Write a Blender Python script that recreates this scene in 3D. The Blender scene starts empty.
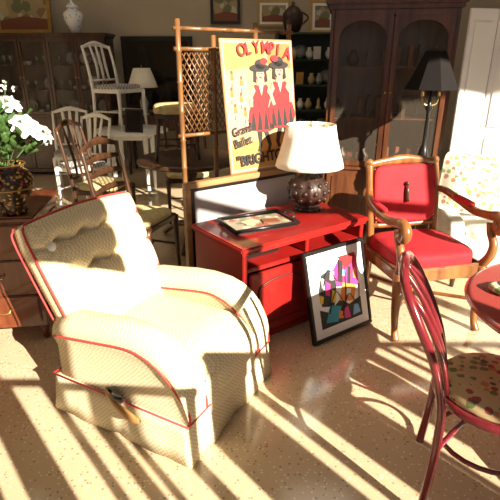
import bpy,bmesh,math,random
from mathutils import Vector,Matrix,Euler
random.seed(7)
R=math.radians
sc=bpy.context.scene
# ---------------------------------------------------------------- materials
def nt(name):
    m=bpy.data.materials.new(name); m.use_nodes=True
    n=m.node_tree; b=n.nodes['Principled BSDF']
    return m,n,b
def L(n,a,b): n.links.new(a,b)
def coords(n,scale=(1,1,1)):
    tc=n.nodes.new('ShaderNodeTexCoord'); mp=n.nodes.new('ShaderNodeMapping')
    mp.inputs['Scale'].default_value=scale
    L(n,tc.outputs['Object'],mp.inputs['Vector']); return mp.outputs['Vector']
def ramp(n,fac,stops,const=False):
    r=n.nodes.new('ShaderNodeValToRGB')
    if const: r.color_ramp.interpolation='CONSTANT'
    e=r.color_ramp.elements
    while len(e)<len(stops): e.new(0.5)
    for i,(p,c) in enumerate(stops):
        e[i].position=p; e[i].color=(*c,1)
    L(n,fac,r.inputs['Fac']); return r.outputs['Color']
def bump(n,b,h,s=0.2,d=0.01):
    bp=n.nodes.new('ShaderNodeBump'); bp.inputs['Strength'].default_value=s; bp.inputs['Distance'].default_value=d
    L(n,h,bp.inputs['Height']); L(n,bp.outputs['Normal'],b.inputs['Normal'])
def noise(n,vec,scale,detail=3):
    t=n.nodes.new('ShaderNodeTexNoise'); t.inputs['Scale'].default_value=scale; t.inputs['Detail'].default_value=detail
    L(n,vec,t.inputs['Vector']); return t.outputs['Fac']
def plain(name,c,rough=.5,metal=0,var=.15,scale=8,emit=0,bmp=0,coat=0):
    m,n,b=nt(name); v=coords(n); f=noise(n,v,scale)
    c2=tuple(min(1,x*(1+var)) for x in c); c1=tuple(x*(1-var) for x in c)
    L(n,ramp(n,f,[(.3,c1),(.7,c2)]),b.inputs['Base Color'])
    b.inputs['Roughness'].default_value=rough; b.inputs['Metallic'].default_value=metal
    if coat: b.inputs['Coat Weight'].default_value=coat
    if bmp: bump(n,b,noise(n,v,scale*12),bmp)
    return m
def wood(name,c1,c2,rough=.35,ax=2,scale=6,coat=.2):
    m,n,b=nt(name); s=[10,10,10]; s[ax]=1.2
    v=coords(n,tuple(s)); f=noise(n,v,scale*.35,6)
    L(n,ramp(n,f,[(.3,c1),(.68,c2)]),b.inputs['Base Color'])
    b.inputs['Roughness'].default_value=rough; b.inputs['Coat Weight'].default_value=coat
    bump(n,b,f,.08); return m
def tweed(name,c1,c2,c3,scale=95):
    m,n,b=nt(name); v=coords(n)
    ck=n.nodes.new('ShaderNodeTexChecker'); ck.inputs['Scale'].default_value=scale
    ck.inputs['Color1'].default_value=(*c1,1); ck.inputs['Color2'].default_value=(*c2,1)
    L(n,v,ck.inputs['Vector'])
    mx=n.nodes.new('ShaderNodeMix'); mx.data_type='RGBA'
    f=noise(n,v,60,2); L(n,f,mx.inputs[0]); L(n,ck.outputs['Color'],mx.inputs[6]); mx.inputs[7].default_value=(*c3,1)
    L(n,mx.outputs[2],b.inputs['Base Color']); b.inputs['Roughness'].default_value=.95
    bump(n,b,ck.outputs['Fac'],.1,.003); return m
def floral(name,base,cols,scale=14,rough=.8,thr=.42):
    m,n,b=nt(name); v=coords(n)
    vo=n.nodes.new('ShaderNodeTexVoronoi'); vo.inputs['Scale'].default_value=scale; L(n,v,vo.inputs['Vector'])
    sp=n.nodes.new('ShaderNodeSeparateColor'); L(n,vo.outputs['Color'],sp.inputs['Color'])
    st=[(i/len(cols),c) for i,c in enumerate(cols)]
    cc=ramp(n,sp.outputs['Red'],st,True)
    nz=noise(n,v,scale*2.5); ad=n.nodes.new('ShaderNodeMath'); ad.operation='ADD'
    L(n,vo.outputs['Distance'],ad.inputs[0]); 
    ml=n.nodes.new('ShaderNodeMath'); ml.operation='MULTIPLY'; ml.inputs[1].default_value=.5; L(n,nz,ml.inputs[0]); L(n,ml.outputs[0],ad.inputs[1])
    lt=n.nodes.new('ShaderNodeMath'); lt.operation='LESS_THAN'; lt.inputs[1].default_value=thr+.12; L(n,ad.outputs[0],lt.inputs[0])
    mx=n.nodes.new('ShaderNodeMix'); mx.data_type='RGBA'; L(n,lt.outputs[0],mx.inputs[0])
    mx.inputs[6].default_value=(*base,1); L(n,cc,mx.inputs[7])
    L(n,mx.outputs[2],b.inputs['Base Color']); b.inputs['Roughness'].default_value=rough; return m

M={}
M['fab']=tweed('cream_tweed',(.84,.77,.57),(.50,.37,.19),(.74,.65,.44),98)
M['pipe']=plain('red_piping',(.55,.05,.05),.7)
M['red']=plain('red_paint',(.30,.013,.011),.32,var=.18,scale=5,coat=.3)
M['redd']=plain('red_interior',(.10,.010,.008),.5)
M['redfab']=plain('red_velvet',(.44,.010,.020),.8,var=.2,scale=10,bmp=.15)
M['chairw']=wood('honey_walnut',(.15,.05,.015),(.34,.14,.04),.3)
M['dark']=wood('dark_walnut',(.030,.013,.007),(.085,.034,.015),.35)
M['mahog']=wood('mahogany',(.09,.022,.010),(.20,.055,.022),.28,coat=.4)
M['armo']=wood('armoire_walnut',(.055,.019,.009),(.15,.053,.022),.3)
M['bam']=wood('bamboo_burnt',(.10,.04,.013),(.28,.13,.045),.35)
M['oak']=wood('oak_frame',(.28,.15,.06),(.46,.27,.12),.4,ax=0)
M['bent']=wood('oxblood_bentwood',(.11,.010,.014),(.22,.018,.026),.22,coat=.6)
M['white']=plain('white_chair_paint',(.82,.82,.79),.4,var=.06)
M['white2']=plain('white_laminate',(.80,.79,.78),.35,var=.04,scale=3)
M['shade']=plain('cream_lampshade',(.86,.82,.72),.85,var=.03)
M['bshade']=plain('black_lampshade',(.010,.008,.008),.75)
M['bshade'].node_tree.nodes['Principled BSDF'].inputs['Specular IOR Level'].default_value=.15
M['black']=plain('black_lacquer',(.012,.011,.011),.3)
M['bronze']=plain('bronze_ceramic',(.035,.015,.010),.45,var=.4,scale=20,coat=.12)
M['gold']=plain('aged_gold',(.50,.32,.10),.35,metal=.8)
M['mat']=plain('mat_board',(.85,.85,.82),.8,var=.02)
M['gray']=plain('canvas_back_gray',(.44,.43,.43),.7,var=.08,scale=3)
M['ywl']=plain('yellow_damask',(.62,.52,.26),.8,var=.2,scale=30)
M['cream']=plain('cream_upholstery',(.76,.73,.65),.85,var=.06)
M['flo']=floral('floral_cushion',(.70,.66,.52),[(.22,.32,.10),(.50,.38,.14),(.46,.20,.14),(.28,.36,.14)],24,thr=.52)
M['seatflo']=floral('floral_tapestry',(.46,.34,.18),[(.30,.05,.04),(.13,.15,.05),(.42,.16,.08),(.08,.08,.04)],30,thr=.55)
M['vase']=floral('vase_enamel',(.03,.015,.012),[(.50,.30,.06),(.36,.05,.03),(.60,.42,.12),(.30,.16,.05)],48,rough=.2,thr=.50)
M['trayp']=floral('tray_print',(.30,.26,.18),[(.50,.42,.28),(.32,.10,.07),(.12,.15,.08),(.55,.50,.42)],20,rough=.3,thr=.6)
M['petal']=plain('white_petal',(.88,.88,.84),.7,var=.04)
M['leaf']=plain('leaf_green',(.06,.13,.03),.5,var=.4,scale=20)
M['bw']=tweed('black_white_check',(.03,.03,.03),(.8,.8,.78),(.3,.3,.3),45)
M['steel']=plain('steel',(.45,.42,.38),.3,metal=.9)
M['handle']=plain('lever_wood',(.42,.22,.07),.35)
M['crys']=plain('glassware',(.45,.48,.46),.12,metal=.3,var=.3)
M['tableP']=plain('rose_lacquer_top',(.42,.07,.06),.18,var=.15,scale=3,coat=.35)
M['trink']=floral('trinkets_glaze',(.45,.40,.32),[(.5,.45,.4),(.4,.1,.08),(.15,.25,.3),(.65,.6,.5),(.5,.35,.1)],9,rough=.3,thr=.9)
M['paint']=floral('landscape_paint',(.35,.28,.15),[(.45,.36,.18),(.15,.16,.08),(.50,.48,.38),(.25,.15,.07)],7,rough=.6,thr=.7)
M['mirror']=plain('dark_mirror',(.05,.05,.055),.08,metal=.9,var=.1)
M['porc']=floral('blue_white_porcelain',(.75,.77,.80),[(.08,.14,.42),(.12,.2,.5),(.45,.10,.07),(.7,.72,.76)],30,rough=.15,thr=.42)
def glass():
    m,n,b=nt('cabinet_glass'); b.inputs['Base Color'].default_value=(.3,.25,.2,1)
    b.inputs['Roughness'].default_value=.15; b.inputs['Alpha'].default_value=.08; b.inputs['Specular IOR Level'].default_value=.25; return m
M['glass']=glass()
def flat(name,c,r=.6): return plain(name,c,r,var=.05)
C={k:flat('print_'+k,c) for k,c in dict(yellow=(.52,.29,.07),orange=(.50,.16,.04),red=(.40,.014,.018),black=(.02,.016,.016),cream=(.58,.46,.28),
   pink=(.54,.27,.20),magenta=(.70,.03,.22),teal=(.03,.30,.42),lgray=(.50,.50,.52),brown=(.20,.065,.03),white=(.86,.84,.80),purple=(.20,.05,.30),tan=(.48,.32,.15),sky=(.20,.42,.70),hotorange=(.80,.25,.04),hotyellow=(.80,.55,.06)).items()}
def floormat():
    m,n,b=nt('terrazzo_floor'); v=coords(n)
    big=noise(n,v,1.3,3); c=ramp(n,big,[(.3,(.56,.435,.28)),(.7,(.65,.52,.355))])
    vo=n.nodes.new('ShaderNodeTexVoronoi'); vo.inputs['Scale'].default_value=75; L(n,v,vo.inputs['Vector'])
    sp=n.nodes.new('ShaderNodeSeparateColor'); L(n,vo.outputs['Color'],sp.inputs['Color'])
    c2=ramp(n,sp.outputs['Green'],[(0,(.24,.16,.09)),(.14,(.58,.46,.31)),(.78,(.84,.75,.60))],True)
    lt=n.nodes.new('ShaderNodeMath'); lt.operation='LESS_THAN'; lt.inputs[1].default_value=.36; L(n,vo.outputs['Distance'],lt.inputs[0])
    m2=n.nodes.new('ShaderNodeMath'); m2.operation='MULTIPLY'; m2.inputs[1].default_value=.75; L(n,lt.outputs[0],m2.inputs[0])
    mx=n.nodes.new('ShaderNodeMix'); mx.data_type='RGBA'; L(n,m2.outputs[0],mx.inputs[0]); L(n,c,mx.inputs[6]); L(n,c2,mx.inputs[7])
    L(n,mx.outputs[2],b.inputs['Base Color']); b.inputs['Roughness'].default_value=.13
    b.inputs['Specular IOR Level'].default_value=.65
    return m
M['floor']=floormat()
M['wall']=plain('plaster_wall',(.42,.36,.27),.9,var=.08,scale=1.5)
M['ceil']=plain('ceiling_paint',(.56,.51,.43),.9,var=.04)
M['trim']=plain('trim_paint',(.6,.56,.48),.5)
# ---------------------------------------------------------------- builder
def cat(pts,n=6,closed=False):
    P=[Vector(p) for p in pts]; out=[]; N=len(P)
    rng=range(N) if closed else range(N-1)
    for i in rng:
        if closed: a,b,c,d=P[(i-1)%N],P[i],P[(i+1)%N],P[(i+2)%N]
        else: a,b,c,d=P[max(i-1,0)],P[i],P[i+1],P[min(i+2,N-1)]
        for k in range(n):
            t=k/n
            out.append(.5*((2*b)+(c-a)*t+(2*a-5*b+4*c-d)*t*t+(3*b-a-3*c+d)*t**3))
    if not closed: out.append(P[-1])
    return out
class B:
    def __init__(s,name): s.name=name; s.bm=bmesh.new(); s.mats=[]
    def add(s,tb,m,Mx=None,smooth=True,recalc=True):
        if recalc: bmesh.ops.recalc_face_normals(tb,faces=tb.faces[:])
        if Mx is not None: tb.transform(Mx)
        if m not in s.mats: s.mats.append(m)
        i=s.mats.index(m); n0=len(s.bm.faces)
        me=bpy.data.meshes.new('t'); tb.to_mesh(me); tb.free(); s.bm.from_mesh(me); bpy.data.meshes.remove(me)
        s.bm.faces.ensure_lookup_table()
        for f in s.bm.faces[n0:]: f.material_index=i; f.smooth=smooth
    def mx(s,c,rot=(0,0,0)): return Matrix.Translation(Vector(c))@Euler(rot).to_matrix().to_4x4()
    def box(s,c,sz,m,rot=(0,0,0),bev=.004):
        t=bmesh.new(); bmesh.ops.create_cube(t,size=1)
        bmesh.ops.scale(t,vec=sz,verts=t.verts)
        if bev: bmesh.ops.bevel(t,geom=t.edges[:],offset=min(bev,min(sz)*.4),segments=2,affect='EDGES')
        s.add(t,m,s.mx(c,rot),False)
    def bb(s,x0,x1,y0,y1,z0,z1,m,bev=.004): s.box(((x0+x1)/2,(y0+y1)/2,(z0+z1)/2),(x1-x0,y1-y0,z1-z0),m,(0,0,0),bev)
    def puff(s,c,sz,m,k=5,rot=(0,0,0),cuts=9,fn=None):
        t=bmesh.new(); bmesh.ops.create_cube(t,size=2)
        bmesh.ops.subdivide_edges(t,edges=t.edges[:],cuts=cuts,use_grid_fill=True)
        for v in t.verts:
            p=v.co; q=(abs(p.x)**k+abs(p.y)**k+abs(p.z)**k)**(1/k); p=p/q
            v.co=Vector((p.x*sz[0]/2,p.y*sz[1]/2,p.z*sz[2]/2))
            if fn: v.co=fn(v.co)
        s.add(t,m,s.mx(c,rot))
    def tube(s,pts,r,m,seg=10,closed=False,smooth=0,flat=1.0,rot=None):
        if smooth:
            if isinstance(r,(list,tuple)):
                q=cat([(x,0,0) for x in r],smooth,closed); r=[v.x for v in q]
            pts=cat(pts,smooth,closed)
        P=[Vector(p) for p in pts]; N=len(P)
        if not isinstance(r,(list,tuple)): r=[r]*N
        t=bmesh.new(); rings=[]; nrm=None
        for i in range(N):
            if closed: d=P[(i+1)%N]-P[(i-1)%N]
            else: d=P[min(i+1,N-1)]-P[max(i-1,0)]
            if d.length<1e-9: d=Vector((0,0,1))
            d.normalize()
            if nrm is None:
                a=Vector((0,0,1)) if abs(d.z)<.9 else Vector((1,0,0))
                nrm=(a-d*a.dot(d)).normalized()
            else:
                nrm=nrm-d*nrm.dot(d)
                nrm.normalize()
            bn=d.cross(nrm)
            rings.append([t.verts.new(P[i]+(nrm*math.cos(2*math.pi*k/seg)+bn*math.sin(2*math.pi*k/seg)*flat)*r[i]) for k in range(seg)])
        for i in range(N if closed else N-1):
            a,b=rings[i],rings[(i+1)%N]
            for k in range(seg): t.faces.new((a[k],a[(k+1)%seg],b[(k+1)%seg],b[k]))
        if not closed:
            t.faces.new(rings[0][::-1]); t.faces.new(rings[-1])
        s.add(t,m,rot)
    def lathe(s,prof,c,m,seg=28,rot=(0,0,0),sy=1,ribs=0,ra=0,smooth=True):
        t=bmesh.new(); rings=[]
        for (r,z) in prof:
            ring=[]
            for k in range(seg):
                a=2*math.pi*k/seg; rr=r*(1+ra*math.cos(ribs*a)) if ribs else r
                ring.append(t.verts.new((rr*math.cos(a),rr*math.sin(a)*sy,z)))
            rings.append(ring)
        for i in range(len(rings)-1):
            a,b=rings[i],rings[i+1]
            for k in range(seg): t.faces.new((a[k],a[(k+1)%seg],b[(k+1)%seg],b[k]))
        if prof[0][0]>1e-4: t.faces.new(rings[0][::-1])
        if prof[-1][0]>1e-4: t.faces.new(rings[-1])
        bmesh.ops.remove_doubles(t,verts=t.verts,dist=1e-5)
        s.add(t,m,s.mx(c,rot),smooth)
    def ball(s,c,r,m,sc=(1,1,1)):
        t=bmesh.new(); bmesh.ops.create_uvsphere(t,u_segments=12,v_segments=8,radius=r)
        bmesh.ops.scale(t,vec=sc,verts=t.verts); s.add(t,m,s.mx(c))
    def poly(s,pts,y0,y1,m,bev=0):   # polygon in XZ, extruded along y
        t=bmesh.new(); a=[t.verts.new((p[0],y0,p[1])) for p in pts]; b=[t.verts.new((p[0],y1,p[1])) for p in pts]
        n=len(pts); t.faces.new(a); t.faces.new(b[::-1])
        for i in range(n): t.faces.new((a[i],b[i],b[(i+1)%n],a[(i+1)%n]))
        s.add(t,m,None,False)
    def done(s,loc=(0,0,0),rz=0,rot=None,parent=None):
        me=bpy.data.meshes.new(s.name); s.bm.to_mesh(me); s.bm.free()
        for m in s.mats: me.materials.append(m)
        o=bpy.data.objects.new(s.name,me); sc.collection.objects.link(o)
        o.location=loc; o.rotation_euler=rot if rot else (0,0,rz)
        if parent: o.parent=parent
        return o
# ---------------------------------------------------------------- room
FY=-.7; BY=7.2; LX=-4.0; RX=6.2; H=4.7; WH=4.5
def room(name,x0,x1,y0,y1,z0,z1,m,bev=0):
    b=B(name); b.bb(x0,x1,y0,y1,z0,z1,m,bev); return b.done()
room('floor',LX-.15,RX+.15,FY-.15,BY+.15,-.1,0,M['floor'])
room('ceiling',LX-.15,RX+.15,FY-.15,BY+.15,H,H+.1,M['ceil'])
room('wall_back',LX,RX,BY,BY+.15,0,H,M['wall'])
room('wall_left',LX-.15,LX,FY,BY,0,H,M['wall'])
room('wall_right',RX,RX+.15,FY,BY,0,H,M['wall'])
b=B('wall_front'); b.bb(LX,RX,FY-.15,FY,0,.35,M['wall'],0); b.bb(LX,RX,FY-.15,FY,WH,H,M['wall'],0); b.bb(LX,-1.6,FY-.15,FY,.35,WH,M['wall'],0); b.done()
b=B('window_1')
for x in (-1.56,-.30,1.02,2.62,4.30,6.16): b.bb(x-.035,x+.035,FY-.11,FY-.03,.35,WH,M['black'])
for z0,z1 in ((.35,.41),(3.05,3.10),(WH-.06,WH)): b.bb(-1.56,6.16,FY-.10,FY-.04,z0,z1,M['black'])
b.done()
room('baseboard_back',LX,RX,BY-.02,BY,0,.12,M['trim'],.003)
room('baseboard_left',LX,LX+.02,FY,BY-.02,0,.12,M['trim'],.003)
# unseen slatted racks behind the camera, added to cast sun stripes on the floor
def shadow_rack(name,x0,x1,slats,h,y):
    b=B(name); w=M['dark']
    for z in (.12,h*.5,h-.02): b.bb(x0,x1,y-.012,y+.012,z-.018,z+.018,w)
    for a,c in slats: b.bb(a,c,y-.036,y-.013,.02,h,w)
    for x in (x0+.04,x1-.04): b.bb(x-.02,x+.02,y-.17,y+.17,0,.035,w)
    b.done()
shadow_rack('slatted_shadow_rack',.25,1.42,[(.25,.29),(.42,.48),(.53,.56),(.66,.76),(.80,.83),(.98,1.02),(1.10,1.16),(1.20,1.23),(1.36,1.42)],1.62,-.42)
shadow_rack('slatted_shadow_rack',1.55,2.75,[(1.55,1.90),(1.98,2.01),(2.12,2.34),(2.42,2.45),(2.60,2.75)],1.78,-.42)
shadow_rack('slatted_shadow_rack',2.85,3.75,[(2.85,2.95),(3.03,3.07),(3.13,3.16),(3.22,3.25),(3.34,3.44),(3.54,3.58),(3.70,3.75)],1.85,-.42)
# unseen hanging panel, added to keep the sun off the recliner back
b=B('hanging_shade_panel'); b.bb(1.02,1.56,-.50,-.47,2.26,2.90,M['dark'],.01); b.bb(1.06,1.52,-.505,-.47,2.30,2.86,M['mat'],0)
for x in (1.10,1.48): b.bb(x-.006,x+.006,-.491,-.479,2.88,H,M['steel'],0)
b.done()

# ---------------------------------------------------------------- recliner
def recliner():
    b=B('recliner'); F=M['fab']; P=M['pipe']
    b.bb(-.32,.32,-.33,.34,.05,.34,F,.02)
    gs=[(-.388,.42),(-.385,.52),(-.375,.62),(-.358,.71),(-.335,.80),(-.300,.89),(-.255,.955),(-.19,1.0),(-.10,1.02),(.0,1.01),(.1,.98),(.22,.95),(.32,.90)]
    for sg in (-1,1):
        cx=.285*sg; prof=[(-.062,.06),(-.062,.25),(-.060,.40)]
        for k in range(0,13):
            a=R(205-(230/12)*k); prof.append((.080*math.cos(a),.482+.080*math.sin(a)))
        prof+= [(.060,.40),(.062,.25),(.062,.06)]
        t=bmesh.new(); rings=[]
        for j,(y,g) in enumerate(gs):
            w=.88 if j==0 else (.96 if j==1 else 1)
            rings.append([t.verts.new((cx+x*w,y,.06+(z-.06)*g)) for x,z in prof])
        n=len(prof)
        for i in range(len(rings)-1):
            for k in range(n): t.faces.new((rings[i][k],rings[i][(k+1)%n],rings[i+1][(k+1)%n],rings[i+1][k]))
        t.faces.new(rings[0]); t.faces.new(rings[-1][::-1]); b.add(t,F)
        for q in (-1,1):
            x=cx+q*.068
            b.tube([(x+q*.013,.31,.43),(x+q*.014,.1,.463),(x+q*.014,-.10,.490),(x+q*.013,-.19,.478),(x+q*.010,-.255,.445),(x+q*.005,-.305,.395),(x+q*.001,-.345,.34),(x-q*.005,-.375,.29),(x-q*.008,-.390,.25),(x-q*.008,-.39,.21)],.0050,P,6,smooth=5)
    def sf(p):
        p=p.copy(); 
        if p.y<-.18: p.z-= (p.y+.18)**2*2.6
        p.z+=.012*max(0,1-(p.x/.2)**2) if p.z>0 else 0
        return p
    b.puff((0,-.065,.355),(.44,.69,.17),F,5,fn=sf)
    b.puff((0,-.345,.25),(.435,.11,.22),F,6)
    b.tube([(-.212,-.375,.33),(0,-.402,.331),(.212,-.375,.33)],.005,P,6,smooth=5)
    # tufted back
    W=.67;Hh=.63;T=.19; nx=64; nz=60
    btn=[(x,z) for z in (.20,.36,.51) for x in (-.21,-.07,.07,.21)]
    t=bmesh.new()
    def edge(u): return max(0,1-abs(u)**6)**(1/2.6)
    def wdt(v): return W/2*(.94+.08*v-.05*max(0,v-.85)/.15)
    fr=[];bk=[]
    for j in range(nz+1):
        v=j/nz; r1=[];r2=[]
        for i in range(nx+1):
            u=-1+2*i/nx; x=wdt(v)*u; z=Hh*v+ (.02*(1-u*u) if v>.5 else 0)*((v-.5)*2)
            e=min(edge(u),edge(2*v-1)); d=T*.60*e
            dim=0
            for bx,bz in btn:
                q=((x-bx)**2+(z-bz)**2); dim+= .042*math.exp(-q/.0006)
            for bz in (.20,.36,.51):
                zz=z-bz+.010*math.cos(x*2*math.pi/.14)
                dim+=.030*math.exp(-(zz**2)/.00012)+.013*math.exp(-(zz**2)/.0012)
            d-=dim*e
            r1.append(t.verts.new((x,-d,z))); r2.append(t.verts.new((x,T*.42*e,z)))
        fr.append(r1);bk.append(r2)
    for j in range(nz):
        for i in range(nx):
            t.faces.new((fr[j][i],fr[j][i+1],fr[j+1][i+1],fr[j+1][i])); t.faces.new((bk[j][i],bk[j+1][i],bk[j+1][i+1],bk[j][i+1]))
    bmesh.ops.remove_doubles(t,verts=t.verts,dist=1e-5)
    Mb=Matrix.Translation((0,.225,.325))@Matrix.Rotation(R(-25),4,'X')
    b.add(t,F,Mb)
    out=[(-wdt(0),0),(-wdt(.5),Hh*.5),(-wdt(.9),Hh*.9),(-wdt(.98)+.012,Hh*.985),(-wdt(1)+.05,Hh+.004),(0,Hh+.020),(wdt(1)-.05,Hh+.004),(wdt(.98)-.012,Hh*.985),(wdt(.9),Hh*.9),(wdt(.5),Hh*.5),(wdt(0),0)]
    b.tube([(x,-.040,z) for x,z in out],.0055,P,6,smooth=5,rot=Mb)
    b.tube([(x,.05,z) for x,z in out],.0045,P,6,smooth=5,rot=Mb)
    for bx,bz in btn:
        t=bmesh.new(); bmesh.ops.create_uvsphere(t,u_segments=10,v_segments=6,radius=.013)
        b.add(t,F,Mb@Matrix.Translation((bx,-.044,bz)))
    # skirt
    def per(o,wv,ph=0):
        pts=[]; hx,y0,y1=.355+o,-.385-o,.36+o
        n=26
        cs=[(-hx,y0),(hx,y0),(hx,y1),(-hx,y1)]
        for e in range(4):
            a=Vector(cs[e]);c=Vector(cs[(e+1)%4]); d=(c-a).normalized(); nn=Vector((d.y,-d.x))
            for k in range(n):
                f=k/n; pl=wv*(math.exp(-((f-.5)/.05)**2)*-1.6+.3*math.cos(f*2*math.pi*4)); en=min(1,min(f,1-f)*8)
                p=a+(c-a)*f+nn*pl*en; pts.append(p)
        return pts
    t=bmesh.new(); rs=[]
    for z,o,w in ((.205,0,0),(.15,.004,.003),(.08,.010,.008),(.012,.018,.013)):
        rs.append([t.verts.new((p.x,p.y,z)) for p in per(o,w)])
    n=len(rs[0])
    for i in range(3):
        for k in range(n): t.faces.new((rs[i][k],rs[i][(k+1)%n],rs[i+1][(k+1)%n],rs[i+1][k]))
    t.faces.new(rs[0]); t.faces.new(rs[-1][::-1]); b.add(t,F)
    b.tube([(-.36,-.39,.207),(.36,-.39,.207),(.36,.365,.207),(-.36,.365,.207)],.0050,P,6,closed=True)
    # lever on the side
    b.box((-.372,-.02,.235),(.03,.09,.05),M['black'],(.3,0,0),.01)
    b.tube([(-.385,.01,.255),(-.40,-.03,.24),(-.41,-.09,.215),(-.415,-.15,.20),(-.415,-.19,.20)],[.010,.016,.022,.024,.014],M['handle'],12,smooth=5,flat=.6)
    b.tube([(-.36,.0,.24),(-.40,-.05,.26),(-.41,-.11,.275)],[.010,.014,.010],M['black'],8,smooth=4)
    # round paper price tag
    b.lathe([(0,0),(.022,0),(.022,.002),(0,.002)],Mb@Vector((-.285,-.112,.50)),M['mat'],14,(R(63),0,0))
    o=b.done((-.402,1.935,0),R(61.6)); o.scale=(.97,.97,.95)
recliner()

# ---------------------------------------------------------------- red cabinet
def cabinet():
    b=B('media_cabinet'); r=M['red']; rd=M['redd']; W=.92;D=.5;Hc=.60
    b.bb(-.02,W+.02,-.02,D+.01,Hc-.03,Hc,r,.008)
    b.bb(-.01,W+.01,-.01,D,Hc-.045,Hc-.031,r,.004)
    for x in (0,W-.03): b.bb(x,x+.03,0,D,.0,Hc-.046,r)
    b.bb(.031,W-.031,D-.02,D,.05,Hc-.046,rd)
    b.bb(.031,W-.031,.005,D-.021,.445,.47,r)
    b.bb(.031,W-.031,.01,D-.021,.045,.07,r)
    b.bb(.031,W-.031,.012,.03,.0,.044,r)
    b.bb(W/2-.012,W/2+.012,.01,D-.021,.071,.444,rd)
    b.bb(W/2-.012,W/2+.012,.01,D-.021,.471,.553,r)
    for x0,x1,kx in ((.036,W/2-.006,W/2-.04),(W/2+.006,W-.036,W/2+.04)):
        b.bb(x0,x1,-.018,.004,.076,.440,r,.005)
        xm=(x0+x1)/2; w=(x1-x0)/2-.055
        arch=[(xm-w,.125)]+[(xm+w,.125)]+[(xm+w*math.cos(R(a)),.335+.052*math.sin(R(a))) for a in range(0,181,15)]
        b.poly(arch,-.024,-.016,r)
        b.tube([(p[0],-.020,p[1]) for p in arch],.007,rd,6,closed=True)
        b.lathe([(0,0),(.007,.0),(.007,.012),(.014,.018),(.012,.028),(0,.03)],(kx,-.018,.27),M['gold'],12,(R(90),0,0))
    b.bb(.10,.34,.12,.34,.471,.495,M['black'])
    return b.done((-.036,2.294,0),R(36))
cabinet()
RZ=R(36); AX=Vector((math.cos(RZ),math.sin(RZ),0)); BX=Vector((-math.sin(RZ),math.cos(RZ),0)); CO=Vector((-.036,2.294,0))
def onc(a,bb,z=.60): return CO+AX*a+BX*bb+Vector((0,0,z))
# table lamp
b=B('table_lamp')
b.lathe([(0,0),(.085,0),(.09,.012),(.07,.022),(.06,.03),(.09,.05),(.122,.09),(.130,.13),(.118,.17),(.085,.205),(.05,.225),(.055,.235),(.035,.25),(.012,.255)],(0,0,0),M['bronze'],72,ribs=12,ra=.035)
for i in range(3):
    for k in range(12):
        a=(k+.5*(i%2))*math.pi/6; rr=(.112,.126,.114)[i]; b.ball((rr*math.cos(a),rr*math.sin(a),(.08,.125,.17)[i]),.016,M['bronze'])
b.lathe([(.010,.25),(.010,.51),(.004,.53),(.009,.545),(0,.555)],(0,0,0),M['gold'],12)
t=bmesh.new(); rs=[]
for r,z in ((.215,.280),(.205,.315),(.185,.38),(.165,.455),(.150,.535),(.147,.535),(.162,.455),(.182,.38),(.202,.315),(.212,.280)):
    rs.append([t.verts.new((r*(1+.006*math.cos(16*2*math.pi*k/96))*math.cos(2*math.pi*k/96),r*(1+.006*math.cos(16*2*math.pi*k/96))*math.sin(2*math.pi*k/96),z)) for k in range(96)])
for i in range(len(rs)):
    a,c=rs[i],rs[(i+1)%len(rs)]
    for k in range(96): t.faces.new((a[k],a[(k+1)%96],c[(k+1)%96],c[k]))
b.add(t,M['shade'])
for k in range(3):
    a=k*2*math.pi/3; b.tube([(0,0,.53),(.147*math.cos(a),.147*math.sin(a),.53)],.003,M['gold'],6)
b.done(onc(.75,.335))
# tray
b=B('serving_tray')
b.bb(-.20,.20,-.13,.13,.0,.010,M['black']); b.bb(-.18,.18,-.11,.11,.0105,.013,M['trayp'],0)
b.tube([(-.20,-.13,.02),(.20,-.13,.02),(.20,.13,.02),(-.20,.13,.02)],.011,M['black'],8,closed=True)
for sx in (-1,1): b.tube([(sx*.20,-.05,.022),(sx*.225,-.04,.04),(sx*.225,.04,.04),(sx*.20,.05,.022)],.006,M['black'],8,smooth=4)
b.box((-.05,.01,.017),(.10,.06,.006),C['cream'],(0,0,.3),.001); b.box((.07,-.02,.017),(.10,.07,.006),C['brown'],(0,0,-.2),.001)
b.done(onc(.30,.27,.601),R(26))
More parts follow.
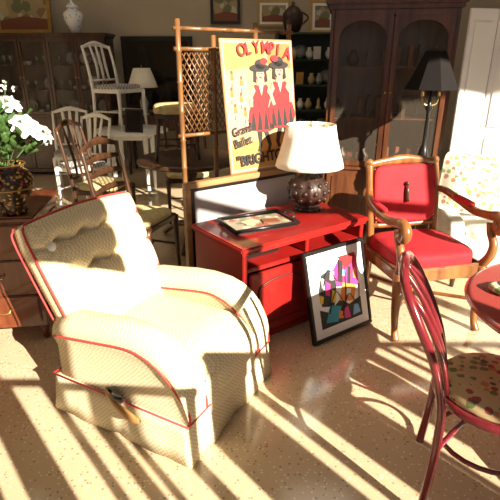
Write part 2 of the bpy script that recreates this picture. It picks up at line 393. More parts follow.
# ---------------------------------------------------------------- framed art leaning on cabinet
def framed(name,w,h,fw,fm,loc,rot,art,mat=.05,th=.025):
    b=B(name)
    b.bb(-w/2,w/2,0,th*.6,0,h,M['black'],0)
    for x0,x1,z0,z1 in ((-w/2,w/2,0,fw),(-w/2,w/2,h-fw,h),(-w/2,-w/2+fw,fw,h-fw),(w/2-fw,w/2,fw,h-fw)): b.bb(x0,x1,-th*.4,th*.6,z0,z1,fm,.004)
    if mat: b.bb(-w/2+fw,w/2-fw,-.003,0,fw,h-fw,M['mat'],0)
    art(b,w-2*fw-2*mat,h-2*fw-2*mat,fw+mat)
    return b.done(loc,rot=rot)
def abstract(b,w,h,z0):
    def pg(pts,m,l): b.poly([(x*w-w/2,z0+z*h) for x,z in pts],-.004-.0006*l,-.003,C[m])
    pg([(0,0),(1,0),(1,1),(0,1)],'white',0)
    pg([(0,0),(1,0),(1,.30),(.7,.24),(.5,.36),(.2,.22),(0,.30)],'black',1)
    pg([(0,.80),(.35,.72),(.42,1),(0,1)],'sky',1)
    pg([(.06,.34),(.34,.28),(.46,.62),(.30,.84),(.12,.80),(.02,.58)],'black',2)
    pg([(.45,.56),(.98,.48),(1,.96),(.62,1),(.40,.82)],'magenta',3)
    pg([(.55,1),(.70,.80),(.95,.88),(.97,1)],'red',4)
    pg([(.48,.34),(.82,.26),(.92,.50),(.60,.60)],'hotorange',4)
    pg([(.50,.62),(.60,.60),(.66,.92),(.54,.96)],'black',5)
    pg([(.70,.56),(.78,.54),(.84,.80),(.76,.82)],'black',5)
    pg([(.10,.08),(.38,.04),(.50,.25),(.25,.32)],'teal',5)
    pg([(.55,.05),(.70,.03),(.66,.22),(.56,.20)],'magenta',6)
    pg([(.76,.05),(.95,.06),(.90,.22),(.80,.20)],'sky',6)
    pg([(.16,.50),(.26,.46),(.30,.64),(.20,.70)],'magenta',6)
    pg([(.28,.36),(.38,.34),(.42,.50),(.33,.54)],'hotyellow',6)
    pg([(.10,.60),(.15,.58),(.17,.74),(.12,.76)],'white',6)
    pg([(.64,.40),(.74,.36),(.78,.46),(.68,.50)],'white',6)
    pg([(.86,.62),(.93,.60),(.94,.76),(.88,.78)],'hotorange',6)
    pg([(.02,.40),(.08,.38),(.12,.48),(.04,.52)],'hotyellow',6)
    pg([(.40,.08),(.52,.06),(.54,.16),(.44,.20)],'hotorange',6)
    pg([(.60,.70),(.68,.68),(.70,.78),(.63,.80)],'sky',7)
    pg([(.30,.70),(.38,.68),(.42,.80),(.34,.84)],'white',7)
    for q,(a0,b0,c0) in enumerate(((-.3,.2,.8),(-.42,.55,.95),(.0,.1,.5))):
        b.tube([(w*a0,-.010,z0+h*b0),(w*(a0+.2),-.010,z0+h*(b0+.3)),(w*(a0+.4),-.010,z0+h*(b0+.1)),(w*(a0+.48),-.010,z0+h*c0)],.0028,C['black'],6,smooth=6)
a=Vector((.363+.19,2.33+.112,.006))
framed('framed_abstract_print',.47,.53,.022,M['black'],a,(R(-15),0,R(35)),abstract,.05)

# ---------------------------------------------------------------- big framed canvas behind cabinet
b=B('framed_canvas')
for x0,x1,z0,z1 in ((0,.9,0,.05),(0,.9,.790,.825),(0,.035,.05,.790),(.865,.9,.05,.790)): b.bb(x0,x1,-.02,.03,z0,z1,M['oak'],.006)
b.bb(.035,.865,.0,.01,.05,.790,M['gray'],0)
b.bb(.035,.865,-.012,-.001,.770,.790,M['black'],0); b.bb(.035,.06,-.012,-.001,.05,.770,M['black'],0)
b.done(onc(-.01,.585,0),RZ)
# ---------------------------------------------------------------- poster
def poster():
    w,h=.56,.80
    b=B('ballet_poster'); 
    b.bb(0,w,0,.012,0,h,M['oak'],.003)
    def pg(pts,m,l): b.poly([(x*w,z*h) for x,z in pts],-.0006*(l+1),.001,C[m])
    def ell(cx,cz,rx,rz,m,l,a0=0,a1=360): pg([(cx+rx*math.cos(R(a)),cz+rz*math.sin(R(a))) for a in range(a0,a1,15)],m,l)
    pg([(.02,.015),(.98,.015),(.98,.985),(.02,.985)],'cream',0)
    pg([(.04,.03),(.96,.03),(.96,.97),(.04,.97)],'tan',1)
    pg([(.04,.03),(.96,.03),(.96,.26),(.04,.22)],'yellow',2)
    pg([(.04,.78),(.50,.80),(.66,.97),(.04,.97)],'yellow',2)
    pg([(.04,.30),(.34,.34),(.36,.60),(.28,.76),(.04,.74)],'pink',3)
    pg([(.62,.82),(.96,.78),(.96,.97),(.62,.97)],'orange',2)
    for cx,cz in ((.12,.70),(.24,.66),(.10,.58),(.22,.54),(.13,.46),(.26,.43)):
        ell(cx,cz,.055,.022,'cream',4); pg([(cx-.03,cz),(cx+.03,cz),(cx+.012,cz+.05),(cx-.012,cz+.05)],'orange',5); ell(cx,cz+.06,.016,.013,'brown',5)
        pg([(cx-.015,cz-.05),(cx-.005,cz-.05),(cx,cz-.01),(cx-.01,cz-.01)],'brown',5)
    for ox,oz,l,fl in ((.50,.0,6,1),(.77,.02,12,-1)):
        def P(pts,m,k): pg([(ox+fl*x,oz+z) for x,z in pts],m,l+k)
        P([(-.02,.34),(.05,.34),(.10,.20),(.07,.15),(.04,.155),(.055,.20)],'black',1)
        P([(-.10,.36),(-.02,.34),(-.04,.20),(-.08,.15),(-.11,.155),(-.08,.21)],'black',1)
        P([(-.21,.40),(-.17,.33),(-.08,.31),(.03,.30),(.12,.31),(.19,.36),(.20,.44),(.13,.54),(-.11,.55),(-.18,.48)],'red',2)
        for q in (-.14,-.05,.04,.12): P([(q-.04,.322),(q+.032,.318),(q+.026,.40),(q,.48)],'black',3)
        P([(-.11,.50),(.10,.50),(.115,.60),(.085,.665),(-.085,.665),(-.12,.60)],'red',3)
        P([(-.035,.665),(.035,.665),(.0,.58)],'cream',4)
        P([(-.11,.66),(-.18,.58),(-.17,.50),(-.13,.50),(-.13,.57),(-.08,.62)],'pink',4)
        P([(.11,.66),(.17,.57),(.12,.48),(.08,.49),(.12,.57),(.08,.61)],'pink',4)
        P([(-.06,.66),(.06,.66),(.04,.70),(-.04,.70)],'pink',4)
        P([(-.10,.69),(-.085,.78),(.085,.78),(.10,.69),(.06,.68),(.055,.73),(-.055,.73),(-.06,.68)],'black',4)
        ell(ox,.738+oz,.056,.046,'pink',l+5)
        ell(ox,.788+oz,.14,.030,'black',l+6); ell(ox+fl*.01,.815+oz,.075,.038,'black',l+6)
        ell(ox+fl*.06,.838+oz,.05,.024,'red',l+7)
        ell(ox,.718+oz,.018,.007,'red',l+6); ell(ox-.02,.746+oz,.009,.006,'black',l+6); ell(ox+.02,.746+oz,.009,.006,'black',l+6)
    o=b.done(onc(.335,.60,.828),rot=(R(-8),R(0),RZ))
    def txt(s,x,z,size,m,rot=0,name='lettering',sx=1,off=.0016):
        cu=bpy.data.curves.new(name,'FONT'); cu.body=s; cu.size=size; cu.extrude=.0006; cu.offset=off
        cu.materials.append(C[m]); to=bpy.data.objects.new(name,cu); sc.collection.objects.link(to)
        to.parent=o; to.location=(x*w,-.0145,z*h); to.rotation_euler=(R(90),-rot,0); to.scale=(sx,1,1)
    for i,ch in enumerate('OLYMPIA'):
        f=i/6; txt(ch,.22+.62*f,.868+.03*math.sin(f*math.pi),.100,'red',R(16-32*f),'title_letter_%d'%i,.82,.0025)
    txt('Grand',.06,.285,.075,'black',R(12),'line_grand',.8); txt('Ballet',.07,.195,.078,'black',R(12),'line_ballet',.8)
    txt('"BRIGHTON"',.08,.055,.090,'black',R(3),'line_brighton',.88,.003)
poster()
# ---------------------------------------------------------------- bamboo screen
def bamboo():
    b=B('bamboo_screen'); m=M['bam']
    def pole(p,q,r=.014):
        p=Vector(p);q=Vector(q); n=max(2,int((q-p).length/.16)); pts=[];rr=[]
        for i in range(n+1):
            c=p+(q-p)*(i/n); d=(q-p).normalized()*.008
            if i in (0,n): pts.append(c); rr.append(r)
            else: pts+= [c-d,c,c+d]; rr+=[r,r*1.28,r]
        b.tube(pts,rr,m,10)
    X=[0,.24,.56,.84]
    for i,x in enumerate(X): pole((x,0,0),(x,0,1.72 if i!=1 else 1.64),.016)
    for z in (.12,.62,1.06,1.56,1.67): pole((-.03,0,z),(.87,0,z),.012)
    for i in range(3):
        x0,x1=X[i]+.02,X[i+1]-.02
        for z0,z1 in ((1.08,1.54),):
            n=9
            for k in range(-n,n+1):
                for s_ in (1,-1):
                    c=(x0+x1)/2+k*.035
                    hh=(z1-z0)/2
                    xa,xb=c-s_*hh*.6,c+s_*hh*.6; za,zb=z0,z1
                    def cl(p,q):
                        (x_,z_),(u_,w_)=p,q
                        if x_<x0: z_+= (x0-x_)*(w_-z_)/(u_-x_); x_=x0
                        if x_>x1: z_+= (x1-x_)*(w_-z_)/(u_-x_); x_=x1
                        return (x_,z_)
                    p,q=(xa,za),(xb,zb)
                    if (p[0]<x0 and q[0]<x0) or (p[0]>x1 and q[0]>x1): continue
                    p2=cl(p,q); q2=cl(q,p)
                    b.tube([(p2[0],.004*s_,p2[1]),(q2[0],.004*s_,q2[1])],.0045,m,4)
    b.done(onc(.13,.83,0),RZ)
bamboo()

# ---------------------------------------------------------------- red armchair
def red_arm():
    b=B('red_armchair'); w=M['chairw']; r=M['redfab']
    for s in (-1,1):
        b.tube([(s*.21,.235,0),(s*.215,.20,.18),(s*.22,.19,.40),(s*.225,.215,.60),(s*.228,.25,.78),(s*.225,.28,.90)],[.018,.022,.026,.024,.022,.021],w,10,smooth=5)
        b.ball((s*.225,.282,.912),.024,w)
    b.tube([(-.235,.27,.90),(-.12,.275,.915),(0,.277,.925),(.12,.275,.915),(.235,.27,.90)],[.018,.026,.032,.026,.018],w,10,smooth=5,flat=.6)
    b.tube([(-.22,.20,.53),(0,.205,.525),(.22,.20,.53)],.018,w,10,smooth=3)
    b.puff((0,.228,.72),(.42,.055,.36),r,7,(R(-11),0,0))
    for k in range(15):
        for s in (-1,1): b.ball((s*.200,.178+.0055*k,.56+.0225*k),.005,M['gold'])
    b.ball((.0,.200,.79),.014,M['dark']); b.tube([(0,.195,.785),(0,.188,.74),(0,.182,.68)],[.005,.012,.015],M['dark'],8)
    b.bb(-.275,.275,-.27,-.235,.34,.42,w,.012); b.bb(-.275,-.24,-.235,.20,.34,.42,w,.01); b.bb(.24,.275,-.235,.20,.34,.42,w,.01); b.bb(-.24,.24,.18,.21,.34,.42,w,.008)
    b.puff((0,-.02,.435),(.50,.46,.13),r,5)
    for s in (-1,1):
        b.tube([(s*.255,-.25,.40),(s*.268,-.275,.30),(s*.262,-.262,.18),(s*.258,-.27,.07),(s*.262,-.30,.0)],[.036,.032,.024,.019,.024],w,12,smooth=5)
        b.tube([(s*.26,-.245,.40),(s*.275,-.285,.47),(s*.285,-.285,.54),(s*.285,-.245,.60),(s*.285,-.235,.655)],[.028,.026,.024,.022,.024],w,12,smooth=5)
        b.tube([(s*.228,.25,.74),(s*.262,.18,.735),(s*.288,.06,.70),(s*.292,-.08,.675),(s*.292,-.20,.685),(s*.292,-.275,.70),(s*.292,-.315,.68),(s*.292,-.325,.645),(s*.292,-.30,.62),(s*.292,-.272,.632),(s*.292,-.272,.655)],[.019,.022,.024,.025,.027,.030,.030,.028,.025,.020,.014],w,12,smooth=5)
        b.lathe([(0,-.034),(.018,-.034),(.026,-.028),(.026,.028),(.018,.034),(0,.034)],(s*.292,-.29,.655),w,16,(0,R(90),0))
        b.puff((s*.280,.02,.715),(.045,.20,.03),r,3,(R(3),0,0),5)
    b.tube([(-.255,-.262,.19),(0,-.0,.16),(.21,.20,.19)],.012,w,8,smooth=5); b.tube([(.255,-.262,.19),(0,-.0,.16),(-.21,.20,.19)],.012,w,8,smooth=5)
    b.done((1.02,2.72,0),R(13))
red_arm()

# ---------------------------------------------------------------- bentwood chair (foreground right)
def bent():
    b=B('bentwood_chair'); m=M['bent']
    hoop=[(-.195,.20,0),(-.185,.185,.22),(-.180,.185,.44),(-.200,.225,.62),(-.195,.29,.76),(-.14,.34,.85),(0,.355,.885),(.14,.34,.85),(.195,.29,.76),(.200,.225,.62),(.180,.185,.44),(.185,.185,.22),(.195,.20,0)]
    b.tube(hoop,[.016,.015,.015,.015,.015,.0155,.017,.0155,.015,.015,.015,.015,.016],m,12,smooth=6)
    for x in (-.115,-.04,.04,.115):
        top=.870-abs(x)*.30; b.tube([(x*.85,.165,.455),(x,.20,.60),(x*1.1,.275,.76),(x*.9,.345,top)],[.008,.010,.010,.008],m,8,smooth=5)
    b.lathe([(0,.425),(.20,.425),(.212,.435),(.212,.452),(.20,.46),(0,.46)],(0,0,0),m,36)
    b.lathe([(.19,.458),(.195,.468),(.18,.485),(.12,.497),(0,.502)],(0,0,0),M['seatflo'],32)
    for s in (-1,1):
        b.tube([(s*.15,-.13,.43),(s*.165,-.16,.22),(s*.19,-.20,0)],[.018,.016,.013],m,10,smooth=4)
        b.tube([(s*.180,.18,.30),(s*.12,.10,.40),(s*.09,.05,.43)],.009,m,8,smooth=4)
        b.tube([(s*.16,-.155,.26),(s*.12,-.10,.38),(s*.09,-.05,.425)],.009,m,8,smooth=4)
    b.tube([(.155*math.cos(a),.165*math.sin(a),.24) for a in [k*math.pi/12 for k in range(24)]],.009,m,8,closed=True)
    b.done((.845,1.345,0),R(71))
bent()
# ---------------------------------------------------------------- round table right
b=B('pedestal_table')
b.lathe([(0,.685),(.39,.685),(.43,.695),(.44,.706),(.43,.718),(.415,.720),(0,.720)],(0,0,0),M['tableP'],64)
b.lathe([(0,.06),(.045,.06),(.06,.10),(.04,.16),(.03,.25),(.045,.36),(.05,.40),(.03,.50),(.03,.58),(.06,.65),(.14,.682),(0,.684)],(0,0,0),M['bent'],24)
for k in range(3):
    a=k*2.094-.15; c,s=math.cos(a),math.sin(a)
    b.tube([(.03*c,.03*s,.14),(.12*c,.12*s,.13),(.20*c,.20*s,.07),(.27*c,.27*s,.022)],[.025,.024,.02,.018],M['bent'],10,smooth=5)
b.done((1.20,1.43,0))
b=B('folded_napkin'); b.puff((0,0,.014),(.12,.09,.028),M['flo'],4,(0,0,.3)); b.tube([(-.03,-.045,.02),(-.02,0,.032),(.0,.045,.02)],.006,M['leaf'],8,smooth=4); b.done((.93,1.56,.7205))

# ---------------------------------------------------------------- dresser + vase + flowers
def dresser():
    b=B('sideboard'); m=M['mahog']
    b.bb(-.44,.44,-.29,.29,.715,.745,m,.01)
    b.bb(-.42,.42,-.27,.27,.09,.714,m,.006)
    for x in (-.39,.39):
        for y in (-.24,.24): b.lathe([(.015,0),(.025,.02),(.018,.05),(.028,.088)],(x,y,0),m,14)
    for i,z in enumerate((.12,.33,.53)):
        b.bb(-.39,.39,-.284,-.272,z,z+.17,m,.006)
        for x in (-.2,.2):
            b.tube([(x-.04,-.287,z+.10),(x-.03,-.305,z+.08),(x+.03,-.305,z+.08),(x+.04,-.287,z+.10)],.004,M['gold'],6,smooth=3)
    b.bb(.421,.428,-.22,.22,.14,.66,m,.003)
    b.done((-1.60,2.60,0),R(8))
dresser()
def flowers():
    b=B('vase_of_roses'); q_=1.22
    b.lathe([(r*q_,z*1.1) for r,z in [(0,0),(.05,0),(.055,.012),(.045,.03),(.07,.07),(.092,.12),(.095,.16),(.08,.20),(.062,.215),(.072,.235),(.064,.235),(.05,.215),(.0,.20)]],(0,0,0),M['vase'],36)
    b.tube([(.112*math.cos(a),.112*math.sin(a),.1375) for a in [k*math.pi/12 for k in range(24)]],.004,M['gold'],6,closed=True)
    b.tube([(.088*math.cos(a),.088*math.sin(a),.2585) for a in [k*math.pi/12 for k in range(24)]],.004,M['gold'],6,closed=True)
    def bloom(c,d,Rr):
        q=Vector(d).to_track_quat('Z','Y').to_matrix().to_4x4()
        for ring,(n,tilt,ln,rad) in enumerate(((4,8,.65,.10),(5,22,.85,.22),(6,42,1.0,.34),(7,66,1.05,.42))):
            for k in range(n):
                t=bmesh.new(); g=[]
                for j in range(5):
                    v=j/4; row=[]
                    for i in range(5):
                        u=-1+2*i/4; wd=.62*math.sin(math.pi*(.18+.67*v))*Rr
                        x=u*wd; curl=.25*Rr*u*u
                        th=R(tilt)*(v)+R(tilt*.6)
                        out=rad*Rr+math.sin(th)*v*ln*Rr+(.15*Rr*v*v*v if ring>1 else 0)-curl; up=math.cos(th)*v*ln*Rr*.9-(.2*Rr*v**4 if ring>1 else 0)
                        row.append(t.verts.new((out,x,up)))
                    g.append(row)
                for j in range(4):
                    for i in range(4): t.faces.new((g[j][i],g[j][i+1],g[j+1][i+1],g[j+1][i]))
                b.add(t,M['petal'],Matrix.Translation(c)@q@Matrix.Rotation(2*math.pi*k/n+ring*.5,4,'Z'),recalc=False)
    cs=[(.15,-.04,.46),(-.05,-.08,.50),(-.17,-.08,.52),(-.14,-.12,.40),(.03,.06,.55),(.0,.14,.46),(.17,.10,.40)]
    for c in cs:
        c=Vector(c); d=(c-Vector((0,0,.25))); bloom(c,d+Vector((.1,-.25,.1))*.4,.044+random.random()*.010)
        b.tube([(0,0,.22),tuple(c*.5+Vector((0,0,.13))),tuple(c)],.003,M['leaf'],5,smooth=3)
    for k in range(190):
        a=random.random()*6.28; ph=random.uniform(.1,1.5); rr=random.uniform(.07,.20)
        c=Vector((math.cos(a)*math.sin(ph)*rr,math.sin(a)*math.sin(ph)*rr,.27+math.cos(ph)*rr*1.35)); d=(c-Vector((0,0,.2))).normalized()
        d=(d+Vector((random.uniform(-.5,.5),random.uniform(-.5,.5),random.uniform(-.5,.2)))).normalized()
        t=bmesh.new(); g=[]; Ln=random.uniform(.045,.075)
        for j in range(5):
            v=j/4; wd=.017*math.sin(math.pi*min(.98,v+.03)); g.append([t.verts.new((-wd,0,v*Ln)),t.verts.new((0,-.006-.01*v*v,v*Ln)),t.verts.new((wd,0,v*Ln))])
        for j in range(4):
            for i in range(2): t.faces.new((g[j][i],g[j][i+1],g[j+1][i+1],g[j+1][i]))
        b.add(t,M['leaf'],Matrix.Translation(c)@d.to_track_quat('Z','Y').to_matrix().to_4x4(),recalc=False)
    for e in ((.06,.02,.66),(-.03,-.02,.64)):
        b.tube([(0,0,.19),(e[0]*.4,0,.40),e],.003,M['leaf'],5,smooth=4)
        for k in range(14):
            b.ball((e[0]+random.uniform(-.035,.035),e[1]+random.uniform(-.03,.03),random.uniform(.56,.66)),.006,M['petal'])
    b.done((-1.25,2.45,.746))
flowers()

# ---------------------------------------------------------------- dining chairs
def chair(name,loc,rz,wm,pm,w=.43,d=.42,h=.95,spl='slats',ns=3):
    b=B(name); x=w/2-.02; y=d/2-.02
    for s in (-1,1):
        b.tube([(s*x,y+.03,0),(s*x,y,.22),(s*x,y-.005,.44),(s*x*1.02,y+.03,.68),(s*x*1.0,y+.085,h-.01)],[.014,.017,.019,.016,.014],wm,10,smooth=4)
        b.tube([(s*x,-y,.43),(s*x,-y,.22),(s*x*1.02,-y-.01,0)],[.022,.017,.012],wm,10,smooth=3)
        b.tube([(s*x,-y,.20),(s*x,y,.20)],.009,wm,8)
    b.tube([(-x,0,.20),(x,0,.20)],.009,wm,8)
    b.tube([(-x-.01,y+.082,h-.03),(-x*.5,y+.095,h),(0,y+.10,h+.015),(x*.5,y+.095,h),(x+.01,y+.082,h-.03)],[.014,.022,.028,.022,.014],wm,10,smooth=4,flat=.55)
    b.tube([(-x,y+.008,.53),(x,y+.008,.53)],.012,wm,8)
    if spl=='slats':
        for k in range(ns):
            xx=(-1+2*(k+1)/(ns+1))*x*.85
            b.tube([(xx,y+.008,.53),(xx*.8,y+.035,.70),(xx*1.05,y+.09,h)],[.016,.022,.016],wm,8,smooth=4,flat=.3)
    elif spl=='ladder':
        for z in (.64,.75,.85): b.tube([(-x,y+.025+(z-.64)*.2,z),(0,y+.04+(z-.64)*.2,z+.015),(x,y+.025+(z-.64)*.2,z)],[.014,.024,.014],wm,8,smooth=4,flat=.35)
    b.bb(-w/2+.01,w/2-.01,-d/2+.01,d/2-.01,.40,.445,wm,.008)
    b.puff((0,-.005,.46),(w-.02,d-.03,.06),pm,4,cuts=6)
    return b.done(loc,rz)
chair('white_dining_chair',(-2.15,5.85,0),R(15),M['white'],M['bw'],h=.93)
chair('white_dining_chair',(-1.80,5.15,0),R(-25),M['white'],M['bw'],h=.93)
chair('white_dining_chair',(-1.50,5.75,.757),R(62),M['white'],M['bw'],w=.45,h=.90)
chair('dark_dining_chair',(-.80,3.30,0),R(70),M['dark'],M['ywl'],spl='ladder',h=.96)
chair('dark_dining_chair',(-.62,4.72,0),R(10),M['dark'],M['ywl'],spl='slats',h=.98)
chair('dark_dining_chair',(-1.32,4.25,0),R(80),M['dark'],M['ywl'],spl='slats',h=.98)
# white table
b=B('white_dining_table')
b.lathe([(0,.72),(.40,.72),(.42,.728),(.42,.745),(.40,.755),(0,.755)],(0,0,0),M['white'],40)
for k in range(4):
    a=k*math.pi/2+.785; c,s=math.cos(a)*.27,math.sin(a)*.27
    b.lathe([(.014,0),(.02,.06),(.026,.30),(.018,.34),(.03,.37),(.022,.42),(.03,.60),(.032,.72)],(c,s,0),M['white'],14)
b.bb(-.22,.22,-.205,-.185,.65,.72,M['white']); b.bb(-.22,.22,.185,.205,.65,.72,M['white']); b.bb(-.205,-.185,-.18,.18,.65,.72,M['white']); b.bb(.185,.205,-.18,.18,.65,.72,M['white'])
b.done((-1.38,5.72,0))
def sign(b,w,h,z0): b.bb(-w/2,w/2,-.004,-.002,z0,z0+h,M['mirror'],0)
framed('picture_frame',.20,.25,.02,M['black'],(-1.28,5.40,.757),(R(-12),0,R(-10)),sign,0)
# dark round table + stool
b=B('dark_round_table')
b.lathe([(0,.71),(.41,.71),(.43,.72),(.43,.738),(.415,.75),(0,.75)],(0,0,0),M['dark'],44)
b.lathe([(0,.08),(.07,.08),(.08,.12),(.045,.20),(.04,.34),(.075,.46),(.045,.58),(.09,.70),(0,.71)],(0,0,0),M['dark'],20)
for k in range(3):
    a=k*2.094+.4; c,s=math.cos(a),math.sin(a); b.tube([(.04*c,.04*s,.16),(.18*c,.18*s,.14),(.36*c,.36*s,.022)],[.032,.026,.02],M['dark'],10,smooth=5)
b.done((-.50,3.98,0))
b=B('upholstered_stool')
for sx in (-1,1):
    for sy in (-1,1): b.tube([(sx*.13,sy*.13,.34),(sx*.15,sy*.15,.15),(sx*.17,sy*.17,.0)],[.018,.014,.012],M['dark'],8,smooth=3)
b.bb(-.16,.16,-.16,.16,.32,.36,M['dark'],.006); b.puff((0,0,.385),(.34,.34,.09),M['ywl'],4)
for sy in (-1,1): b.tube([(-.155,sy*.155,.12),(.155,sy*.155,.12)],.008,M['dark'],8)
b.done((-.60,3.98,.754),R(10))

# ---------------------------------------------------------------- china cabinet
def case(name,w,d,h,loc,rz,m,base_h,ncol,shelves,items,cor=.06,arch=False):
    b=B(name); t=.03
    for s in (-1,1): b.bb(min(s*w/2,s*(w/2-t)),max(s*w/2,s*(w/2-t)),-d/2,d/2,.0,h,m,.004)
    b.bb(-w/2,w/2,d/2-.02,d/2-.001,.05,h,m,0)
    b.bb(-w/2+t,w/2-t,-d/2,d/2-.02,.04,.09,m)
    b.bb(-w/2+t,w/2-t,-d/2,d/2-.02,h-.03,h,m)
    b.bb(-w/2-.02,w/2+.02,-d/2-.03,d/2,base_h-.015,base_h+.015,m,.006)
    b.bb(-w/2-.02,w/2+.02,-d/2-.02,d/2,h,h+cor*.4,m,.006); b.bb(-w/2-.045,w/2+.045,-d/2-.045,d/2,h+cor*.4,h+cor,m,.01)
    cw=(w-2*t)/ncol
    for i in range(ncol):
        x0=-w/2+t+i*cw; x1=x0+cw
        b.bb(x0+.004,x1-.004,-d/2-.018,-d/2,.10,base_h-.02,m,.005)
        b.bb(x0+.05,x1-.05,-d/2-.026,-d/2-.018,.15,base_h-.07,m,.006)
        f=.045 if arch else .038; z0=base_h+.02; z1=h-.005
        for a0,a1,c0,c1 in ((x0+.003,x1-.003,z0,z0+f),(x0+.003,x1-.003,z1-f,z1),(x0+.003,x0+f,z0+f,z1-f),(x1-f,x1-.003,z0+f,z1-f)): b.bb(a0,a1,-d/2-.018,-d/2,c0,c1,m,.004)
        if arch:
            xm=(x0+x1)/2; hw=(x1-x0)/2-f
            for sg in (-1,1):
                pts=[(xm+sg*hw,z1-f),(xm+sg*hw,z1-f-.16)]+[(xm+sg*hw*math.cos(R(a)),z1-f-.16+.13*math.sin(R(a))) for a in range(10,91,10)]+[(xm,z1-f)]
                b.poly(pts,-d/2-.016,-d/2-.002,m)
        b.bb(x0+f,x1-f,-d/2-.010,-d/2-.007,z0+f,z1-f,M['glass'],0)
        b.ball((x1-.02 if i%2==0 else x0+.02,-d/2-.025,(z0+z1)/2),.011,M['gold']); b.ball((x1-.03 if i%2==0 else x0+.03,-d/2-.028,base_h*.6),.011,M['gold'])
    for k in range(shelves+1):
        z=base_h+.015+(h-base_h-.03)*k/(shelves+1)
        if k: b.bb(-w/2+t,w/2-t,-d/2+.01,d/2-.02,z-.008,z,m,0)
        x=-w/2+.08
        while x<w/2-.08 and items:
            it=random.choice(items); y=random.uniform(-d*.25,d*.1); q=random.uniform(.8,1.2)
            if it=='goblet': b.lathe([(.025,0),(.025,.004),(.004,.008),(.004,.05),(.022,.07),(.027,.12)],(x,y,z),M['crys'],12)
            elif it=='plate': b.lathe([(0,0),(.05,.002),(.085,.014),(.05,.006),(0,.004)],(x,d/2-.06,z+.088),M['mat'],20,(R(78),0,0))
            elif it=='cup': b.lathe([(.015,0),(.03,.02),(.035,.05),(.032,.05),(0,.01)],(x,y,z),M['mat'],12)
            elif it=='pot': b.lathe([(.02,0),(.045*q,.03),(.05*q,.07),(.02,.11),(.025,.13),(0,.13)],(x,y,z),M['bronze'],14)
            elif it=='book': b.box((x,y,z+.08),(.03,.12,.16*q),random.choice([C['brown'],M['dark'],M['dark']]),bev=.002)
            x+=random.uniform(.07,.13)
    return b.done(loc,rz)
case('china_cabinet',1.50,.42,1.76,(-2.60,6.86,0),0,M['dark'],.80,4,2,['goblet','plate','cup','goblet'],arch=False)
case('armoire',.98,.48,1.87,(1.17,4.38,0),R(-10),M['armo'],.62,2,2,['book','book','pot'],cor=.09,arch=True)
# open shelf
b=B('display_shelf'); sh=plain('shelf_green',(.03,.05,.035),.5)
w,d,h=1.3,.34,1.80
for x in (-w/2,w/2-.03): b.bb(x,x+.03,-d/2,d/2,0,h,sh)
b.bb(-w/2,w/2,d/2-.02,d/2,0,h,sh,0)
for k in range(7):
    z=.06+k*.286; b.bb(-w/2+.03,w/2-.03,-d/2,d/2-.02,z,z+.02,sh,.002)
    if k<6:
        x=-w/2+.09
        while x<w/2-.08:
            y=random.uniform(-.1,.0); r_=random.random(); zz=z+.02
            if r_<.35: b.lathe([(.02,0),(.04,.03),(.045,.07),(.02,.11),(.025,.13),(0,.13)],(x,y,zz),random.choice([M['trink'],M['crys'],M['mat'],C['cream']]),12)
            elif r_<.6: b.box((x,y,zz+.07),(.09,.015,.14),random.choice([C['white'],M['gold'],C['cream']]),(R(-10),0,random.uniform(-.3,.3)),.002)
            elif r_<.8: b.lathe([(0,0),(.05,.002),(.08,.014),(0,.004)],(x,.08,zz+.085),M['mat'],18,(R(75),0,0))
            else: b.lathe([(.03,0),(.035,.02),(.015,.06),(.02,.09),(.012,.12),(0,.14)],(x,y,zz),random.choice([C['magenta'],C['cream'],M['gold']]),12)
            x+=random.uniform(.09,.15)
b.done((.95,6.2,0))
b=B('coffee_urn'); b.lathe([(.06,0),(.09,.02),(.12,.12),(.12,.2),(.06,.27),(.02,.29),(.02,.32),(0,.33)],(0,0,0),M['bronze'],20); b.tube([(.1,0,.08),(.18,0,.16),(.1,0,.22)],.01,M['bronze'],8,smooth=4); b.done((.50,6.2,1.799))
# sideboard back + lamp + mirror
b=B('console_table')
b.bb(-.52,.52,-.24,.24,.77,.80,M['dark'],.006); b.bb(-.49,.49,-.21,.21,.60,.769,M['dark'],.004)
for x in (-.46,.46):
    for y in (-.18,.18): b.lathe([(.016,0),(.022,.08),(.028,.3),(.02,.35),(.03,.6)],(x,y,0),M['dark'],12)
for x in (-.25,.25): b.bb(x-.22,x+.22,-.222,-.211,.625,.745,M['dark'],.004); b.ball((x,-.23,.685),.012,M['gold'])
b.done((-1.22,6.90,0))
b=B('accent_lamp'); b.lathe([(.07,0),(.075,.015),(.03,.03),(.05,.10),(.06,.17),(.03,.25),(.012,.28),(.012,.42)],(0,0,0),M['crys'],20)
b.lathe([(.20,.36),(.16,.47),(.11,.60),(.107,.60),(.157,.47),(.197,.36)],(0,0,0),M['shade'],32); b.tube([(-.11,0,.59),(.11,0,.59)],.003,M['gold'],6); b.lathe([(.005,.42),(.005,.62),(.009,.63),(0,.64)],(0,0,0),M['gold'],8)
b.done((-1.43,6.76,.801))
def mir(b,w,h,z0): b.bb(-w/2,w/2,-.004,-.002,z0,z0+h,M['mirror'],0)
framed('wall_mirror',.98,.96,.06,M['black'],(-1.28,7.165,.84),(0,0,0),mir,0)
def land(b,w,h,z0):
    b.bb(-w/2,w/2,-.004,-.002,z0,z0+h,M['paint'],0)
    b.poly([(-w/2,z0),(w/2,z0),(w/2,z0+h*.35),(0,z0+h*.45),(-w/2,z0+h*.3)],-.006,-.003,C['brown'])
framed('landscape_painting',.72,.46,.05,M['gold'],(-2.98,6.98,1.825),(R(-8),0,0),land,0)
framed('landscape_painting',.40,.34,.04,M['black'],(-.33,7.17,1.95),(0,0,0),land,0)
framed('landscape_painting',.44,.32,.03,M['gold'],(.32,7.17,1.92),(0,0,0),land,.03)
framed('landscape_painting',.30,.36,.03,M['gold'],(.86,6.28,1.80),(R(-10),0,0),land,.03)
framed('landscape_painting',.9,.5,.05,M['dark'],(2.0,7.17,1.9),(0,0,0),land,.04)
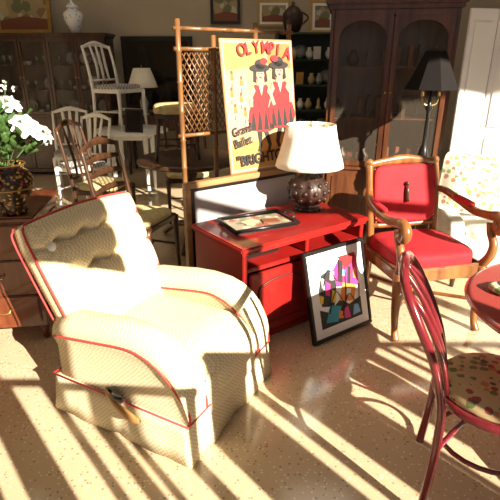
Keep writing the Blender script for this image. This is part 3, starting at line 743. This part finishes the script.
b=B('ginger_jar'); b.lathe([(.06,0),(.065,.02),(.10,.10),(.125,.18),(.12,.23),(.07,.27),(.06,.285),(.075,.29),(.075,.31),(.04,.345),(.015,.355),(.02,.375),(0,.385)],(0,0,0),M['porc'],28)
b.done((-2.26,6.80,1.822))

# ---------------------------------------------------------------- right background
b=B('folding_screen')
xs=[0,.24,.50,.74,1.0]; ys=[.0,.09,.0,.09,.0]
for i in range(4):
    a=Vector((xs[i],ys[i],0)); c=Vector((xs[i+1],ys[i+1],0)); mid=(a+c)/2; ang=math.atan2(c.y-a.y,c.x-a.x); l=(c-a).length-.008
    b.box((mid.x,mid.y,.94),(l,.022,1.84),M['white2'],(0,0,ang),.004)
    nx_=Vector((math.sin(ang),-math.cos(ang),0))*.013
    for zz,hh in ((.5,.8),(1.38,.78)): b.box((mid.x+nx_.x,mid.y+nx_.y,zz),(l-.09,.008,hh),M['white2'],(0,0,ang),.004)
for x,y in zip(xs,ys): b.lathe([(.012,0),(.012,.03),(0,.03)],(x,y,0),M['white2'],10)
b.done((1.64,3.98,0),R(-6))
b=B('floor_lamp')
b.lathe([(.13,0),(.135,.015),(.11,.03),(.04,.045),(.02,.07),(.018,.30),(.03,.33),(.018,.36),(.016,.70),(.035,.74),(.045,.80),(.03,.86),(.016,.90),(.014,1.14),(.03,1.17),(.012,1.20),(.008,1.50),(.012,1.57),(0,1.60)],(0,0,0),M['black'],20)
b.lathe([(.20,1.30),(.14,1.42),(.075,1.56),(.072,1.56),(.137,1.42),(.197,1.30)],(0,0,0),M['bshade'],8,smooth=False)
for s in (-1,1): b.tube([(0,0,1.18),(s*.05,0,1.20),(s*.06,0,1.25)],.007,M['gold'],8,smooth=4); b.lathe([(.012,0),(.012,.05),(0,.06)],(s*.06,0,1.25),M['gold'],10)
b.tube([(-.073,0,1.555),(.073,0,1.555)],.003,M['gold'],6)
b.done((1.335,3.72,0))
b=B('upholstered_armchair'); c=M['cream']
b.puff((0,-.02,.26),(.60,.62,.26),c,7); b.puff((0,-.06,.40),(.44,.54,.12),c,5)
b.puff((0,.26,.50),(.60,.18,.56),c,6,(R(-10),0,0))
for s in (-1,1): b.puff((s*.29,-.03,.35),(.13,.62,.32),c,5)
for x in (-.25,.25):
    for y in (-.27,.25): b.lathe([(.014,0),(.024,.12),(.024,.16)],(x,y,0),M['dark'],10)
ac=b.done((1.72,3.32,0),R(-8))
def pf(p):
    p=p.copy(); u,v=abs(p.x)/.22,abs(p.z)/.21
    p.y*=max(.12,(1-u**3)*(1-v**3)); return p
b=B('throw_pillow'); b.puff((0,0,.21),(.44,.17,.42),M['flo'],9,(R(-16),R(7),0),12,fn=pf); b.done((-.15,.0,.47),0,parent=ac)
# ---------------------------------------------------------------- lights
el=R(27); az=R(40)
d=Vector((-math.sin(az)*math.cos(el),math.cos(az)*math.cos(el),-math.sin(el)))
s=bpy.data.lights.new('sun','SUN'); s.energy=15; s.angle=R(.4); s.color=(1,.89,.72)
o=bpy.data.objects.new('sun',s); sc.collection.objects.link(o); o.rotation_euler=d.to_track_quat('-Z','Y').to_euler()
for i,(x,y,e,sz) in enumerate(((-2.0,5.2,14,1.0),(1.0,5.0,10,1.0),(-.5,2.4,5,1.4))):  # out-of-view area lamps added as soft ambient fill, no fixtures modelled
    a=bpy.data.lights.new('ceiling_fill_%d'%i,'AREA'); a.energy=e; a.size=sz; a.color=(1,.88,.7)
    o=bpy.data.objects.new('ceiling_fill_%d'%i,a); sc.collection.objects.link(o); o.location=(x,y,H-.05)
w=bpy.data.worlds.new('sky'); sc.world=w; w.use_nodes=True
bg=w.node_tree.nodes['Background']; bg.inputs['Color'].default_value=(.93,.93,.95,1); bg.inputs['Strength'].default_value=.38
sc.view_settings.view_transform='Standard'; sc.view_settings.look='None'; sc.view_settings.exposure=0
cam=bpy.data.cameras.new('camera'); co=bpy.data.objects.new('camera',cam); sc.collection.objects.link(co)
cam.lens=34.56; cam.sensor_width=36; co.location=(0,0,1.5); co.rotation_euler=(R(68.4),0,0); cam.clip_start=.05
sc.camera=co
